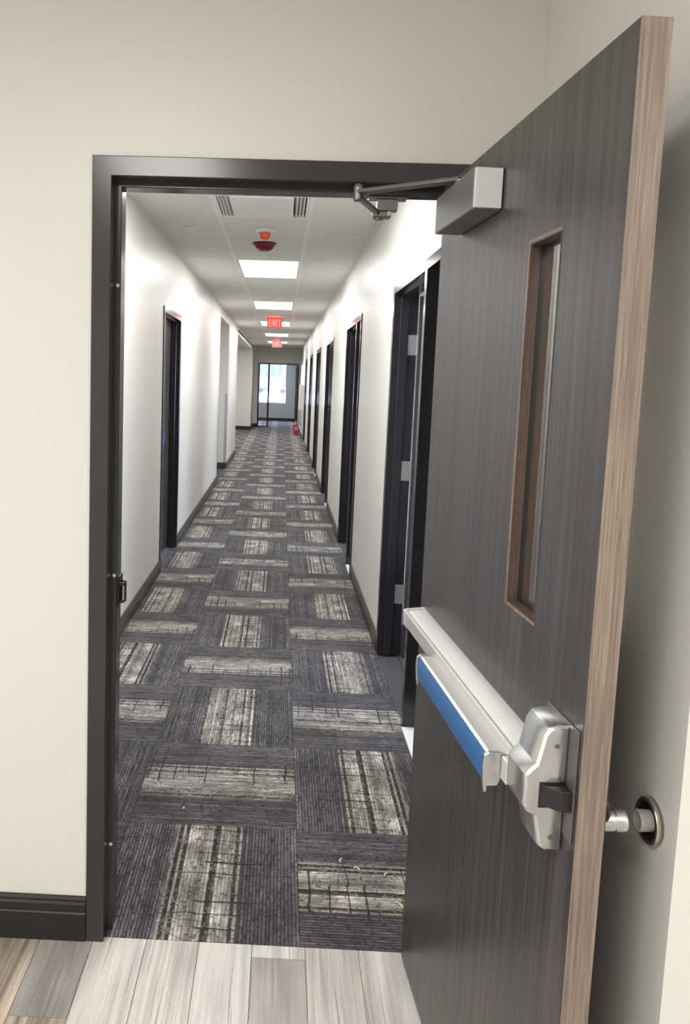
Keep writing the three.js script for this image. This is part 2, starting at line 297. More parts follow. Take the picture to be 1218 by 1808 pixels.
// corridor ceiling: slab, tees, lay-in tiles
const ROWZ = [-.15]; while (ROWZ[ROWZ.length - 1] > Z_END) ROWZ.push(ROWZ[ROWZ.length - 1] - 1.2); ROWZ[ROWZ.length - 1] = Z_END;
const lampRows = new Set([1, 4, 7, 10, 13, 16]);
const T0 = -.006, T1 = .6;                                             // the two main tees
const ceilHall = struct(mesh('ceiling', [bx(XL - 2.2, OFFICE_X + .15, HALL_H + .1, HALL_H + .25, -.06, Z_BACK - .2)], M.ceilTile), 'suspended white tile ceiling of the corridor', 'ceiling');
{
  const TY = HALL_H + .0012, cell = (x0, x1, z0, z1) => mesh('ceiling_tile', rbx(x0, x1, TY, TY + .015, z0, z1, .002, 1), M.ceilTile, ceilHall);
  const e = .004;
  for (let i = 0; i + 1 < ROWZ.length; i++) {
    const a = ROWZ[i] - e, b = ROWZ[i + 1] + e; if (a - b < .05) continue;
    cell(XL + .003, T0 - e, a, b); cell(T1 + e, XR - .003, a, b);
    if (lampRows.has(i)) continue;
    if (i === 2) cell(T0 + e, T1 - e, -3.16, b); else cell(T0 + e, T1 - e, a, b);
  }
  const tees = [bx(T0 - .012, T0 + .012, HALL_H, HALL_H + .02, back, Z_END), bx(T1 - .012, T1 + .012, HALL_H, HALL_H + .02, back, Z_END)];
  for (const z of ROWZ.slice(0, -1)) tees.push(bx(T0, T1, HALL_H + .0005, HALL_H + .02, z + .012, z - .012), bx(XL, T0, HALL_H + .0005, HALL_H + .02, z + .012, z - .012), bx(T1, XR, HALL_H + .0005, HALL_H + .02, z + .012, z - .012));
  tees.push(bx(T0, T1, HALL_H + .0005, HALL_H + .02, -3.138, -3.162));
  mesh('ceiling_grid', tees, M.tee, ceilHall);
  mesh('wall_angle', [bx(XL, XL + .018, HALL_H + .001, HALL_H + .003, back, Z_LOBBY0), bx(XR - .018, XR, HALL_H + .001, HALL_H + .003, back, Z_END)], M.tee, ceilHall);
}
struct(mesh('ceiling', [bx(XL - 2.2, XL, 2.62, 2.66, Z_LOBBY0, Z_LOBBY1), ], M.ceilTile), 'ceiling of the side opening off the corridor', 'ceiling');
struct(mesh('ceiling', [bx(XR + HW, OFFICE_X, HALL_H, HALL_H + .05, -.125, Z_END), bx(-1.6, 1.9, HALL_H, HALL_H + .05, Z_END - HW, Z_BACK)], M.ceilTile), 'ceilings of the offices and of the end room', 'ceiling');

// ------------------------------------------------------------------ baseboards
function basePoly(h) { const k = h / .132; return [[0, 0], [.0125, 0], [.0125, .083 * k], [.0095, .086 * k], [.0095, .090 * k], [.0125, .093 * k], [.0125, .112 * k], [.009, .118 * k], [.009, .122 * k], [.0105, .125 * k], [.0065, .132 * k], [0, .132 * k]]; }
function baseboard(name, from, to, face, h, mat, label) {              // face: outward normal ('+x', '-x', '+z')
  const L = Math.hypot(to[0] - from[0], to[1] - from[1]), g = prism(basePoly(h), L);   // outward = local +x, length = local +z
  if (face === '+x') g.translate(from[0], 0, Math.min(from[1], to[1])); else if (face === '-x') g.rotateY(Math.PI).translate(from[0], 0, Math.max(from[1], to[1])); else g.rotateY(-Math.PI / 2).translate(Math.max(from[0], to[0]), 0, from[1]);
  return struct(mesh(name, [g], mat), label, 'baseboard');
}
baseboard('baseboard_front', [ROOM_X0, .0002], [-FACE - .0005, .0002], '+z', .132, M.base, 'tall black grooved baseboard left of the doorway');
const HB = .108;
baseboard('baseboard_left', [XL, back - .001], [XL, LD0 + .001], '+x', HB, M.baseHall, 'dark baseboard on the wall before the single corridor door');
baseboard('baseboard_left', [XL, LD1 - .001], [XL, REC0 + .001], '+x', HB, M.baseHall, 'dark baseboard between the single corridor door and the niche');
baseboard('baseboard_left', [XL, REC1 - .001], [XL, Z_LOBBY0], '+x', HB, M.baseHall, 'dark baseboard on the short wall past the niche');
baseboard('baseboard_left', [XL - REC_D, REC1 + .0005], [XL, REC1 + .0005], '+z', HB, M.baseHall, 'dark baseboard inside the niche');
baseboard('baseboard_left', [XL - 1.95, Z_LOBBY1 + .0005], [XL, Z_LOBBY1 + .0005], '+z', HB, M.base, 'black baseboard under the white wall outlet');
baseboard('baseboard_left', [XL + .0005, Z_LOBBY1 - .05], [XL + .0005, Z_END], '+x', HB, M.base, 'black baseboard on the short wall next to the glazed end door');
baseboard('baseboard_end', [XL + .02, Z_END + .0005], [EX0 - .001, Z_END + .0005], '+z', HB, M.base, 'black baseboard left of the glazed end door');
const ord = ['first', 'second', 'third', 'fourth', 'fifth', 'sixth'];
rightFar.forEach((f, i) => baseboard('baseboard_right', [XR, i === 5 ? Z_END + .001 : rightFar[i + 1] + UNIT_W + .02], [XR, f - .001], '-x', HB, M.baseHall, `dark baseboard past the ${ord[i]} side door from the entry`));
baseboard('baseboard_right', [XR, back - .001], [XR, rightFar[0] + UNIT_W + .02], '-x', HB, M.baseHall, 'dark baseboard before the first side door from the entry');

// ------------------------------------------------------------------ hollow-metal frames (local x along the wall, z through it, 0 = face of the wall)
const PROUD = .01;
function jambPoly(side, depth, stop, hall = depth < .122) {                                 // section in (x,z): inside face at x=0, body on the -x side for side=1
  const c = .0022, d = depth + PROUD, s = stop, a = hall ? .028 : .040, b = hall ? .076 : .096;
  const p = [[-FACE, PROUD - c], [-FACE + c, PROUD], [-c, PROUD], [0, PROUD - c], [0, -a], [s - c, -a], [s, -a - c], [s, -b + c], [s - c, -b], [0, -b], [0, -d + c], [-c, -d], [-FACE + c, -d], [-FACE, -d + c]];
  return p.map(([x, z]) => [x * side, z]);
}
const upright = (poly, h) => toCreasedNormals(prism(poly.map(([x, z]) => [x, -z]), h).rotateX(-Math.PI / 2), .3);     // (x, z) section, raised along +y
function jambGeo(side, depth, stop, H, mitre = true) {                 // upright member, its top cut to the mitre
  const g = prism(jambPoly(side, depth, stop).map(([x, z]) => [x, -z]), H + FACE).rotateX(-Math.PI / 2), p = g.attributes.position;
  if (mitre) for (let i = 0; i < p.count; i++) if (p.getY(i) > H) p.setY(i, H - p.getX(i) * side);
  return toCreasedNormals(g, .3);
}
function headGeo(depth, stop, H, W) {                                  // head, both ends cut to the mitre
  const g = prism(headPoly(depth, stop, H), W).rotateY(Math.PI / 2), p = g.attributes.position;
  for (let i = 0; i < p.count; i++) { const k = H - p.getY(i); p.setX(i, p.getX(i) < W / 2 ? k : W - k); }
  return toCreasedNormals(g, .3);
}
function headPoly(depth, stop, y) { return jambPoly(1, depth, stop).map(([x, z]) => [-z, y - x]); }

// the frame of the entry door
const entry = struct(thing('trim'), 'dark brown-black steel door frame around the open entry doorway', 'door frame'); entry.name = 'trim_1';
mesh('jamb', [jambGeo(1, WALL, .016, OPEN_H)], M.frame, entry);
mesh('jamb', [jambGeo(-1, WALL, .016, OPEN_H).translate(OPEN_W, 0, 0)], M.frame, entry);
mesh('head', [headGeo(WALL, .016, OPEN_H, OPEN_W)], M.frame, entry);
for (const y of [1.862, 1.066, .268]) { const s = mesh('rubber_silencer', [lathe([[0, 0], [.0052, 0], [.0052, .002], [.0035, .0042], [0, .005]], 16).rotateX(Math.PI / 2).translate(.008, y, -.0402)], M.silencer, entry); s.userData.label = 'small pale rubber silencer button'; }
{
  const st = mesh('strike', [rbx(.016, .022, .975, 1.062, -.092, -.044, .002), bx(.022, .036, .985, 1.042, -.078, -.064), bx(.022, .034, 1.034, 1.042, -.078, -.05), bx(.022, .034, .985, .993, -.078, -.05)], M.black, entry); st.userData.label = 'black latch strike';
  mesh('roller', [rod([.031, .993, -.055], [.031, 1.034, -.055], .004)], M.nickel, st);
  const shoe = mesh('closer_bracket', [rbx(.672, .772, 2.112, 2.1178, -.098, -.060, .001), rbx(.694, .748, 2.082, 2.112, -.094, -.066, .002), rbx(.683, .733, 2.064, 2.083, -.098, -.066, .006)], M.armSteel, entry);
  mesh('screw', [rod([.69, 2.0735, -.067], [.69, 2.0735, -.0625], .0065)], M.nickel, shoe); mesh('screw', [rod([.726, 2.0735, -.067], [.726, 2.0735, -.0625], .0065)], M.nickel, shoe);
}

// ------------------------------------------------------------------ the entry door (local x from the hinge, z = 0 room face, DT = push face)
const DW = .91, DH = 2.125, DT = .0445;
const door = struct(thing('door', [HINGE[0], 0, HINGE[1]], DOOR_ANGLE + Math.PI), 'dark wood-veneer entry door standing open, with exit bar and narrow glass lite', 'door'); door.name = 'door_1';
door.updateMatrixWorld(true);
const toDoor = (x, y, z) => { const v = door.worldToLocal(new THREE.Vector3(x, y, z)); return [v.x, v.y, v.z]; };
const LITE = [.584, .716, 1.220, 1.886];
{
  const sh = new THREE.Shape([[0, .01], [DW - .0006, .01], [DW - .0006, DH], [0, DH]].map(([a, b]) => new THREE.Vector2(a, b)));
  const [a, b, c, d] = LITE, hole = new THREE.Path([[a + .002, c + .002], [a + .002, d - .002], [b - .002, d - .002], [b - .002, c + .002]].map(([x, y]) => new THREE.Vector2(x, y))); sh.holes.push(hole);
  mesh('leaf', [new THREE.ExtrudeGeometry(sh, { depth: DT - .0016, bevelEnabled: true, bevelSize: .0008, bevelThickness: .0008, bevelOffset: -.0008, bevelSegments: 1 }).translate(0, 0, .0008)], M.door, door);
  const eb = mesh('edge_band', [rbx(DW - .0006, DW + .0006, .0105, DH - .0005, .0006, DT - .0006, .0004, 1)], M.edge, door); eb.userData.label = 'lighter brown solid-wood latch edge';
  const fb = mesh('top_band', [bx(.001, DW - .001, DH, DH + .0004, .001, DT - .001)], M.door, door); fb.userData.label = 'dark top edge of the door';
  // lite: wood stops on both faces, glass between them
  const w = .0040, f = .0032, zf = DT + .0006, zg = .0265;             // splayed stops: narrow at the face, wider at the glass
  const bead = (z0, z1, x0, x1, y0, y1) => {                          // picture-frame ring lofted between face (z1, width f) and glass (z0, width w)
    const o = [[x0, y0], [x1, y0], [x1, y1], [x0, y1]], ins = (k) => [[x0 + k, y0 + k], [x1 - k, y0 + k], [x1 - k, y1 - k], [x0 + k, y1 - k]], pos = [], F = ins(f), W = ins(w);
    const quad = (p, q, r, t) => pos.push(...p, ...q, ...r, ...p, ...r, ...t);
    for (let i = 0; i < 4; i++) { const j = (i + 1) % 4, P = (a, z) => [a[0], a[1], z]; quad(P(o[i], z1), P(o[j], z1), P(F[j], z1), P(F[i], z1)); quad(P(F[i], z1), P(F[j], z1), P(W[j], z0), P(W[i], z0)); quad(P(W[i], z0), P(W[j], z0), P(o[j], z0), P(o[i], z0)); quad(P(o[i], z0), P(o[j], z0), P(o[j], z1), P(o[i], z1)); }
    const g = new THREE.BufferGeometry(); g.setAttribute('position', new THREE.Float32BufferAttribute(pos, 3)); g.setAttribute('uv', new THREE.Float32BufferAttribute(new Float32Array(pos.length / 3 * 2), 2)); g.computeVertexNormals(); return g;
  };
  const lf = mesh('lite_frame', [bead(zg, zf, a + .0022, b - .0022, c + .0022, d - .0022)], M.bead, door); lf.userData.label = 'brown wood stop around the narrow glass';
  const lb = mesh('lite_frame', [bead(DT - zg, -.0006, a + .0022, b - .0022, c + .0022, d - .0022)], M.bead, door); lb.userData.label = 'brown wood stop behind the narrow glass';
  const le = mesh('lite_edge', [bx(a - .0035, a + .0028, c - .003, d + .003, DT, DT + .0012), bx(a + .0028, b - .001, c - .003, c + .0028, DT, DT + .0012), bx(a + .0028, b - .001, d - .0028, d + .003, DT, DT + .0012)], M.edge, door); le.userData.label = 'light brown edge of the glass opening';
  mesh('gasket', [bx(a + .0025, a + .0075, c + .0025, d - .0025, DT - zg, zg), bx(b - .0075, b - .0025, c + .0025, d - .0025, DT - zg, zg), bx(a + .0075, b - .0075, c + .0025, c + .0075, DT - zg, zg), bx(a + .0075, b - .0075, d - .0075, d - .0025, DT - zg, zg)], M.black, lf);
  mesh('glass_pane', [bx(a + .005, b - .005, c + .005, d - .005, .0205, .0240)], M.pane, door);
}
{ // exit device
  const Z = DT;
  const railPoly = [[0, .976], [.030, .976], [.046, .984], [.052, .992], [.054, 1.018], [.054, 1.027], [.050, 1.031], [.046, 1.0295], [.034, 1.0325], [.033, 1.0315], [.020, 1.034], [.019, 1.033], [.003, 1.036], [0, 1.036]];
  const along = (poly, u0, u1, bev = 0) => prism(poly.map(([w, y]) => [-(w + Z), y]), u1 - u0, bev).rotateY(Math.PI / 2).translate(u0, 0, 0);   // (w, y) section, runs along +u
  const dev = mesh('exit_device', [toCreasedNormals(along(railPoly, .042, .80), .35)], M.steelWhite, door); dev.userData.label = 'pale silver push-bar exit device across the door';
  mesh('end_cap', [along(railPoly.filter((_, i) => ![7, 8, 9, 10, 11, 12].includes(i)).map(([w, y]) => [w * 1.03, (y - 1.006) * 1.05 + 1.006]), .030, .048, .003)], M.steelWhite, dev);
  const pad = mesh('push_pad', [along([[.045, .985], [.045, 1.012], [.080, 1.0125], [.086, 1.009], [.086, .962], [.082, .957], [.070, .957], [.062, .972]], .322, .764)], M.steelWhite, dev);
  const film = mesh('pad_face', [toCreasedNormals(along([[.0862, .9575], [.0875, .960], [.0893, .968], [.0905, .980], [.0908, .990], [.0900, 1.000], [.0885, 1.0065], [.0865, 1.0112], [.0862, 1.0112]], .326, .760), .7)], M.blue, pad); film.userData.label = 'blue face of the push pad';
  for (const u of [.316, .760]) mesh('pad_end', [along([[.048, .980], [.048, 1.0145], [.084, 1.0155], [.0915, 1.010], [.0930, .990], [.0910, .957], [.0885, .944], [.084, .946], [.084, .955], [.066, .956], [.060, .972]], u, u + .008, .0015)], M.chrome, pad);
  mesh('pad_block', [rbx(.770, .794, .972, 1.012, Z + .012, Z + .064, .003)], M.steelWhite, dev);
  const headPolyL = [[0, .909], [.026, .909], [.036, .915], [.040, .927], [.048, .966], [.060, .973], [.067, .986], [.067, 1.034], [.060, 1.044], [.051, 1.052], [.041, 1.098], [.034, 1.109], [.02, 1.114], [0, 1.114]];
  const chassis = mesh('latch_case', [toCreasedNormals(along(headPolyL, .797, .875, .010), .5)], M.chrome, dev); chassis.userData.label = 'bright die-cast latch case at the end of the push bar';
  mesh('screw', [rod([.8745, 1.082, Z + .021], [.8765, 1.082, Z + .021], .004)], M.armSteel, chassis); mesh('screw', [rod([.8745, .934, Z + .021], [.8765, .934, Z + .021], .004)], M.armSteel, chassis);
  const bolt = mesh('latch_bolt', [prism([[.862, Z + .002], [.897, Z + .002], [.897, Z + .018], [.876, Z + .040], [.862, Z + .040]].map(([u, w]) => [u, -w]), .033, .0015).rotateX(-Math.PI / 2).translate(0, .987, 0)], M.black, chassis); bolt.userData.label = 'black latch bolt';
  mesh('bolt_surround', [bx(.8752, .8760, .983, 1.024, Z + .001, Z + .044)], M.black, chassis);
  mesh('mount_plate', [rbx(.79, .902, .94, 1.117, Z, Z + .0025, .001, 2)], M.plate, dev);
  // lever trim on the other face
  const trim = mesh('lever_trim', [rbx(.835, .893, .93, 1.06, -.012, 0, .004), lathe([[0, 0], [.024, 0], [.024, .008], [.020, .012], [0, .013]], 28).rotateX(-Math.PI / 2).translate(.862, .978, -.012)], M.black, door); trim.userData.label = 'black lever rose on the far face';
  mesh('lever', [lathe([[0, 0], [.0165, 0], [.0165, .030], [.0150, .031], [.0150, .033], [.0172, .034], [.0172, .048], [.0155, .051], [0, .0515]], 28).rotateX(-Math.PI / 2).translate(.866, .957, -.004), rbx(.745, .87, .947, .967, -.052, -.036, .006)], M.chrome, trim);
}
{ // closer
  const Z = DT, body = mesh('door_closer', [rbx(.158, .430, 1.976, 2.060, Z, Z + .062, .0055, 4)], M.closer, door); body.userData.label = 'silver-grey closer box near the top of the door';
  mesh('end_cover', [rbx(.4295, .4312, 1.979, 2.057, Z + .0035, Z + .0585, .0008, 1)], M.cover, body);
  const elbow = toDoor(.631, 2.096, .053), pin = [.232, 2.078, Z + .03], shoeEnd = toDoor(.700, 2.076, -.082);
  mesh('pinion', [cyl(.012, .012, .03).translate(pin[0], 2.068, pin[2])], M.armSteel, body);
  const strap = (A, B, w, t) => { const d = new THREE.Vector3(B[0] - A[0], B[1] - A[1], B[2] - A[2]), g = new RoundedBoxGeometry(d.length(), t, w, 3, t * .3); const q = new THREE.Quaternion().setFromUnitVectors(new THREE.Vector3(1, 0, 0), d.clone().normalize()); return g.applyQuaternion(q).translate((A[0] + B[0]) / 2, (A[1] + B[1]) / 2, (A[2] + B[2]) / 2); };
  mesh('main_arm', [strap([pin[0], 2.084, pin[2]], [elbow[0], elbow[1] + .002, elbow[2]], .022, .010)], M.armSteel, body);
  mesh('forearm', [strap([elbow[0], elbow[1] - .008, elbow[2]], shoeEnd, .018, .012), rod(shoeEnd, [shoeEnd[0], shoeEnd[1] - .016, shoeEnd[2]], .011)], M.armSteel, body);
  mesh('elbow_joint', [lathe([[0, -.02], [.010, -.02], [.012, -.016], [.012, .006], [.011, .008], [.012, .010], [.0115, .018], [.007, .022], [0, .0225]], 24).translate(...elbow)], M.armSteel, body);
}
{ // hinge knuckles of the entry door, on the room side of the frame
  for (const y of [.25, 1.06, 1.9]) mesh('hinge', [rod([0, y, -.006], [0, y + .115, -.006], .007)], M.hinge, door);
}

// wall stop behind the lever
{
  const s = tag(thing('wall_door_stop', [1.09, .925, .812]), 'round metal wall stop with grey rubber bumper behind the open door', 'door stop'); s.rotation.z = Math.PI / 2;
  mesh('flange', [lathe([[.028, .004], [.030, .010], [.034, .012], [.037, .009], [.038, 0], [0, 0]], 40)], M.nickel, s);
  mesh('cup', [lathe([[0, .003], [.0165, .003], [.029, .0105], [.0295, .006], [0, .001]], 40)], M.black, s).userData.label = 'dark hollow of the stop';
  mesh('rubber_bumper', [lathe([[.0165, .002], [.0175, .021], [.0165, .025], [.013, .026], [.0115, .022], [0, .021]], 32)], M.rubber, s).userData.label = 'grey rubber bumper';
}

// ------------------------------------------------------------------ door-and-sidelight frames and doors on the right of the corridor
// local frame: x along the wall from the far jamb towards the camera, z out of the wall into the corridor
function sideUnit(i, far) {
  const pos = [XR, 0, far + FACE], g = struct(thing('trim', pos, -Math.PI / 2), `black steel frame with sidelight, ${ord[i]} side door from the entry`, 'door frame', 'office door frames'); g.name = `trim_${i + 2}`;
  const xm = UNIT_DOOR, xs = xm + FACE, xe = xs + SIDE_W, H = OPEN_H;
  mesh('jamb', [jambGeo(1, HW, .016, H)], M.frameHall, g);
  mesh('jamb', [jambGeo(-1, HW, .016, H).translate(xe, 0, 0)], M.frameHall, g);
  mesh('mullion', [upright([[0, PROUD - .002], [.002, PROUD], [FACE - .002, PROUD], [FACE, PROUD - .002], [FACE, -HW - PROUD], [0, -HW - PROUD], [0, -.076], [-.016, -.076], [-.016, -.028], [0, -.028]], H).translate(xm, 0, 0)], M.frameHall, g);
  mesh('head', [headGeo(HW, .016, H, xe)], M.frameHall, g);
  mesh('sill', [rbx(xs, xe, 0, .012, -HW, PROUD + .004, .002, 1)], M.white, g).userData.label = 'pale sill under the sidelight';
  mesh('glass_pane', [bx(xs, xe, .012, H, -.066, -.060)], M.pane, g);
  // leaf swung back into the office, hinged at the far jamb
  const d = struct(thing('door', [XR + HW + .004, 0, far + FACE], 0), `dark office door swung inward, ${ord[i]} side door from the entry`, 'door', 'open office doors'); d.name = `door_${i + 2}`; d.rotation.y = -.06 - .02 * (i % 3);
  mesh('leaf', [rbx(.012, .915, .01, 2.122, .004, .048, .001, 1)], M.door, d);
  mesh('edge_band', [bx(.9145, .9165, .011, 2.121, .005, .047)], M.edge, d);
  mesh('lever', [lathe([[0, 0], [.027, 0], [.027, .01], [.011, .012], [.011, .045], [0, .046]], 20).rotateX(Math.PI / 2).translate(.85, 1.0, .048), rbx(.75, .862, .991, 1.009, .085, .098, .005)], M.chrome, d);
  for (const y of [1.79, 1.06, .32]) { const h = mesh('hinge', [bx(.080, .128, y, y + .115, -.0002, .0022), rod([.134, y, .004], [.134, y + .115, .004], .006)], M.hinge, g); h.position.set(0, 0, 0); h.rotation.y = Math.PI / 2; h.position.z = -.0; h.updateMatrix(); h.userData.label = 'dull silver hinge leaf'; }
}
rightFar.forEach((f, i) => sideUnit(i, f));

// the single door on the left of the corridor (local x towards the far jamb, z out into the corridor)
{
  const w = LD0 - LD1 - 2 * FACE, g = struct(thing('trim', [XL, 0, LD0 - FACE], Math.PI / 2), 'black steel frame of the single door on the opposite corridor wall', 'door frame'); g.name = 'trim_8';
  mesh('jamb', [jambGeo(1, HW, .016, OPEN_H)], M.frameHall, g);
  mesh('jamb', [jambGeo(-1, HW, .016, OPEN_H).translate(w, 0, 0)], M.frameHall, g);
  mesh('head', [headGeo(HW, .016, OPEN_H, w)], M.frameHall, g);
  const d = struct(thing('door', [XL - HW + .02, 0, LD0 - FACE], Math.PI / 2), 'dark closed door on the corridor wall opposite the office doors', 'door'); d.name = 'door_8';
  mesh('leaf', [rbx(.003, w - .003, .01, 2.128, -.024, .02, .001, 1)], M.door, d);
  mesh('lever', [lathe([[0, 0], [.027, 0], [.027, .01], [.011, .012], [.011, .035], [0, .036]], 20).rotateX(Math.PI / 2).translate(.07, 1.0, .02), rbx(.058, .17, .991, 1.009, .046, .056, .004)], M.black, d);
  const tp = mesh('tape', [bx(w - .35, w - .26, 1.02, 1.13, .0201, .0206)], M.tape, d); tp.userData.label = 'strip of blue tape';
}

// glazed frame at the end of the corridor
{
  const g = struct(thing('trim', [EX0, 0, Z_END]), 'black frame with narrow sidelight at the end of the corridor', 'door frame'); g.name = 'trim_9';
  const m = EX_M - EX0, e = EX1 - EX0, F = FACE, H = OPEN_H;
  mesh('jamb', [bx(0, F, 0, H + F, PROUD, -HW - PROUD)], M.frameHall, g); mesh('jamb', [bx(e - F, e, 0, H + F, PROUD, -HW - PROUD)], M.frameHall, g);
  mesh('mullion', [bx(m, m + F + .01, 0, H, PROUD, -HW - PROUD)], M.frameHall, g); mesh('head', [bx(F, e - F, H, H + F, PROUD, -HW - PROUD)], M.frameHall, g);
  mesh('sill', [bx(F, m, 0, .045, PROUD, -HW - PROUD)], M.frameHall, g);
  mesh('glass_pane', [bx(F, m, .045, H, -.06, -.066)], M.pane, g);
  const d = struct(thing('door', [EX1 - FACE - .03, 0, Z_END - HW - .02], Math.PI / 2 - .05), 'dark door swung into the end room beside its bright window', 'door'); d.name = 'door_9';
  mesh('leaf', [bx(0, .91, .01, 2.12, -.022, .022)], M.door, d); mesh('lever', [rod([.85, 1.0, .022], [.85, 1.0, .07], .011), rbx(.74, .862, .99, 1.01, .062, .076, .005)], M.chrome, d);
}

// ------------------------------------------------------------------ corridor fittings
// ceiling lamps
function troffer(x, z, y, w, l, lum, label, group) {
  const t = tag(thing('ceiling_light', [x, y, z]), label, 'ceiling light', group);
  mesh('frame', [bx(-w / 2, w / 2, .0015, .02, l / 2 - .012, l / 2), bx(-w / 2, w / 2, .0015, .02, -l / 2, -l / 2 + .012), bx(-w / 2, -w / 2 + .012, .0015, .02, -l / 2 + .012, l / 2 - .012), bx(w / 2 - .012, w / 2, .0015, .02, -l / 2 + .012, l / 2 - .012)], M.tee, t);
  mesh('diffuser', [bx(-w / 2 + .012, w / 2 - .012, .004, .012, -l / 2 + .012, l / 2 - .012)], M.lamp, t);
  const a = new THREE.RectAreaLight(LAMP_COLOR, lum, w - .03, l - .03); a.position.set(0, .0005, 0); a.rotation.x = -Math.PI / 2; t.add(a);
}
const hallLamp = ['above the first side door from the entry', 'just past the dark red ceiling alarm', 'next along after the lamp by the ceiling alarm', 'right behind the nearer exit sign', 'just before the farther exit sign', 'right behind the farther exit sign'];
[...lampRows].forEach((r, i) => troffer((T0 + T1) / 2, (ROWZ[r] + ROWZ[r + 1]) / 2, HALL_H, .572, 1.172, LAMP_HALL, `bright rectangular ceiling lamp ${hallLamp[i]}`, 'corridor ceiling lamps'));
[[-.2, 2.25], [-2.6, 2.2], [2.0, 2.75], [-2.6, 4.3]].forEach(([x, z], i) => troffer(x, z, ROOM_H - .003, .6, 1.2, LAMP_ROOM, ['rectangular ceiling lamp of the entry room, closest to the open door', 'rectangular ceiling lamp of the entry room by the far side wall', 'rectangular ceiling lamp past the outside corner', 'rectangular ceiling lamp of the entry room in the rear corner'][i], 'entry room ceiling lamps'));

troffer(XL - 1.0, -18, 2.612, .6, 1.2, LAMP_HALL, 'rectangular ceiling lamp in the side opening', 'corridor ceiling lamps');

// air diffuser
{
  const t = tag(thing('air_diffuser', [.297, HALL_H, -2.85]), 'white square ceiling air diffuser with curved blades before the smoke detector', 'air vent');
  mesh('frame', [bx(-.29, .29, .0015, .02, .275, .29), bx(-.29, .29, .0015, .02, -.29, -.275), bx(-.29, -.275, .0015, .02, -.275, .275), bx(.275, .29, .0015, .02, -.275, .275)], M.tee, t);
  mesh('back_plate', [bx(-.275, .275, .07, .075, -.275, .275)], M.gap, t);
  for (const s of [-1, 1]) for (let k = 0; k < 3; k++) mesh('blade', [prism([[.265 - k * .022, .0], [.262 - k * .022, .0], [.250 - k * .022, .025], [.243 - k * .022, .055], [.246 - k * .022, .055], [.253 - k * .022, .026]].map(([a, b]) => [a * s, b]), .54).translate(0, 0, -.27)], M.tee, t);
  mesh('plaque', [rbx(-.195, .195, -.004, .012, -.27, .27, .003)], M.white, t);
}
function ceilingDisc(name, x, z, pts, mat, label, cat) { const t = tag(thing(name, [x, HALL_H, z]), label, cat); mesh('base', [lathe(pts)], mat, t); return t; }
{
  const a = ceilingDisc('sprinkler_cover', -.241, -3.55, [[0, -.028], [.018, -.028], [.022, -.012], [.052, -.006], [.055, .004], [0, .004]], M.white, 'small white ceiling sprinkler beside the alarms', 'sprinkler');
  const d = ceilingDisc('smoke_detector', .298, -3.54, [[0, -.028], [.030, -.028], [.062, -.020], [.076, -.008], [.078, .004], [0, .004]], M.white, 'white smoke detector with an orange cap', 'smoke detector');
  mesh('dust_cap', [lathe([[0, -.068], [.028, -.068], [.036, -.058], [.042, -.030], [.042, -.026], [0, -.026]])], M.orange, d).userData.label = 'orange dust cap';
  const h = ceilingDisc('fire_alarm', .281, -4.10, [[0, -.058], [.045, -.058], [.072, -.044], [.094, -.014], [.096, .004], [0, .004]], M.hornRed, 'dark red round fire alarm on the ceiling', 'fire alarm');
  mesh('strobe', [rbx(-.03, .03, -.064, -.056, -.018, .018, .003)], M.rubber, h);
  for (const [z, l] of [[-4.70, 'small white sprinkler right before the lamp by the alarm'], [-8.06, 'small white sprinkler before the second lamp in view']]) { const s = ceilingDisc('ceiling_sprinkler', .31, z, [[0, -.03], [.010, -.03], [.012, -.01], [.036, -.004], [.038, .004], [0, .004]], M.white, l, 'sprinkler'); mesh('deflector', [cyl(.016, .016, .002, 16).translate(0, -.034, 0)], M.chrome, s); }
}

// exit signs
const font = await new FontLoader().loadAsync('fonts/droid/droid_sans_bold.typeface.json');
function exitSign(x, y0, z, label) {
  const t = tag(thing('exit_sign', [x, y0, z]), label, 'exit sign', 'red exit signs'), w = .235, h = .185;
  mesh('housing', [rbx(-w / 2 - .01, w / 2 + .01, 0, h, -.02, .012, .004), bx(-.06, .06, h - .002, HALL_H - y0, -.016, .008)], M.exitBody, t);
  mesh('panel', [bx(-w / 2, w / 2, .008, h - .008, .012, .014)], M.exitRed, t).userData.label = 'glowing red face';
  const g = new TextGeometry('EXIT', { font, size: .115, depth: .002, curveSegments: 3 }); g.computeBoundingBox(); const b = g.boundingBox, s = .205 / (b.max.x - b.min.x);
  g.scale(s, 1, 1).translate(-.1025 - b.min.x * s, h / 2 - .0575, .014); mesh('lettering', [g], M.exitText, t);
  const l = new THREE.PointLight(lin(1, .1, .08), .12); l.position.set(0, h / 2, .06); l.castShadow = true; t.add(l);
}
exitSign(.296, 2.513, -11.2, 'glowing red EXIT sign hanging under the ceiling, the nearer to the entry door');
exitSign(.298, 2.450, -17.4, 'glowing red EXIT sign hanging lower, the farther from the entry door');

// corner guards of the niche
for (const [z, s, l] of [[REC0, 1, 'grey metal corner guard at the near corner of the niche'], [REC1, -1, 'grey metal corner guard at the far corner of the niche']]) tag(mesh('corner_guard', [bx(XL - .001, XL + .0025, .115, 1.345, z + s * .05, z - s * .0025), bx(XL - .045, XL + .0025, .115, 1.345, z, z - s * .0025)], M.guard), l, 'corner guard');

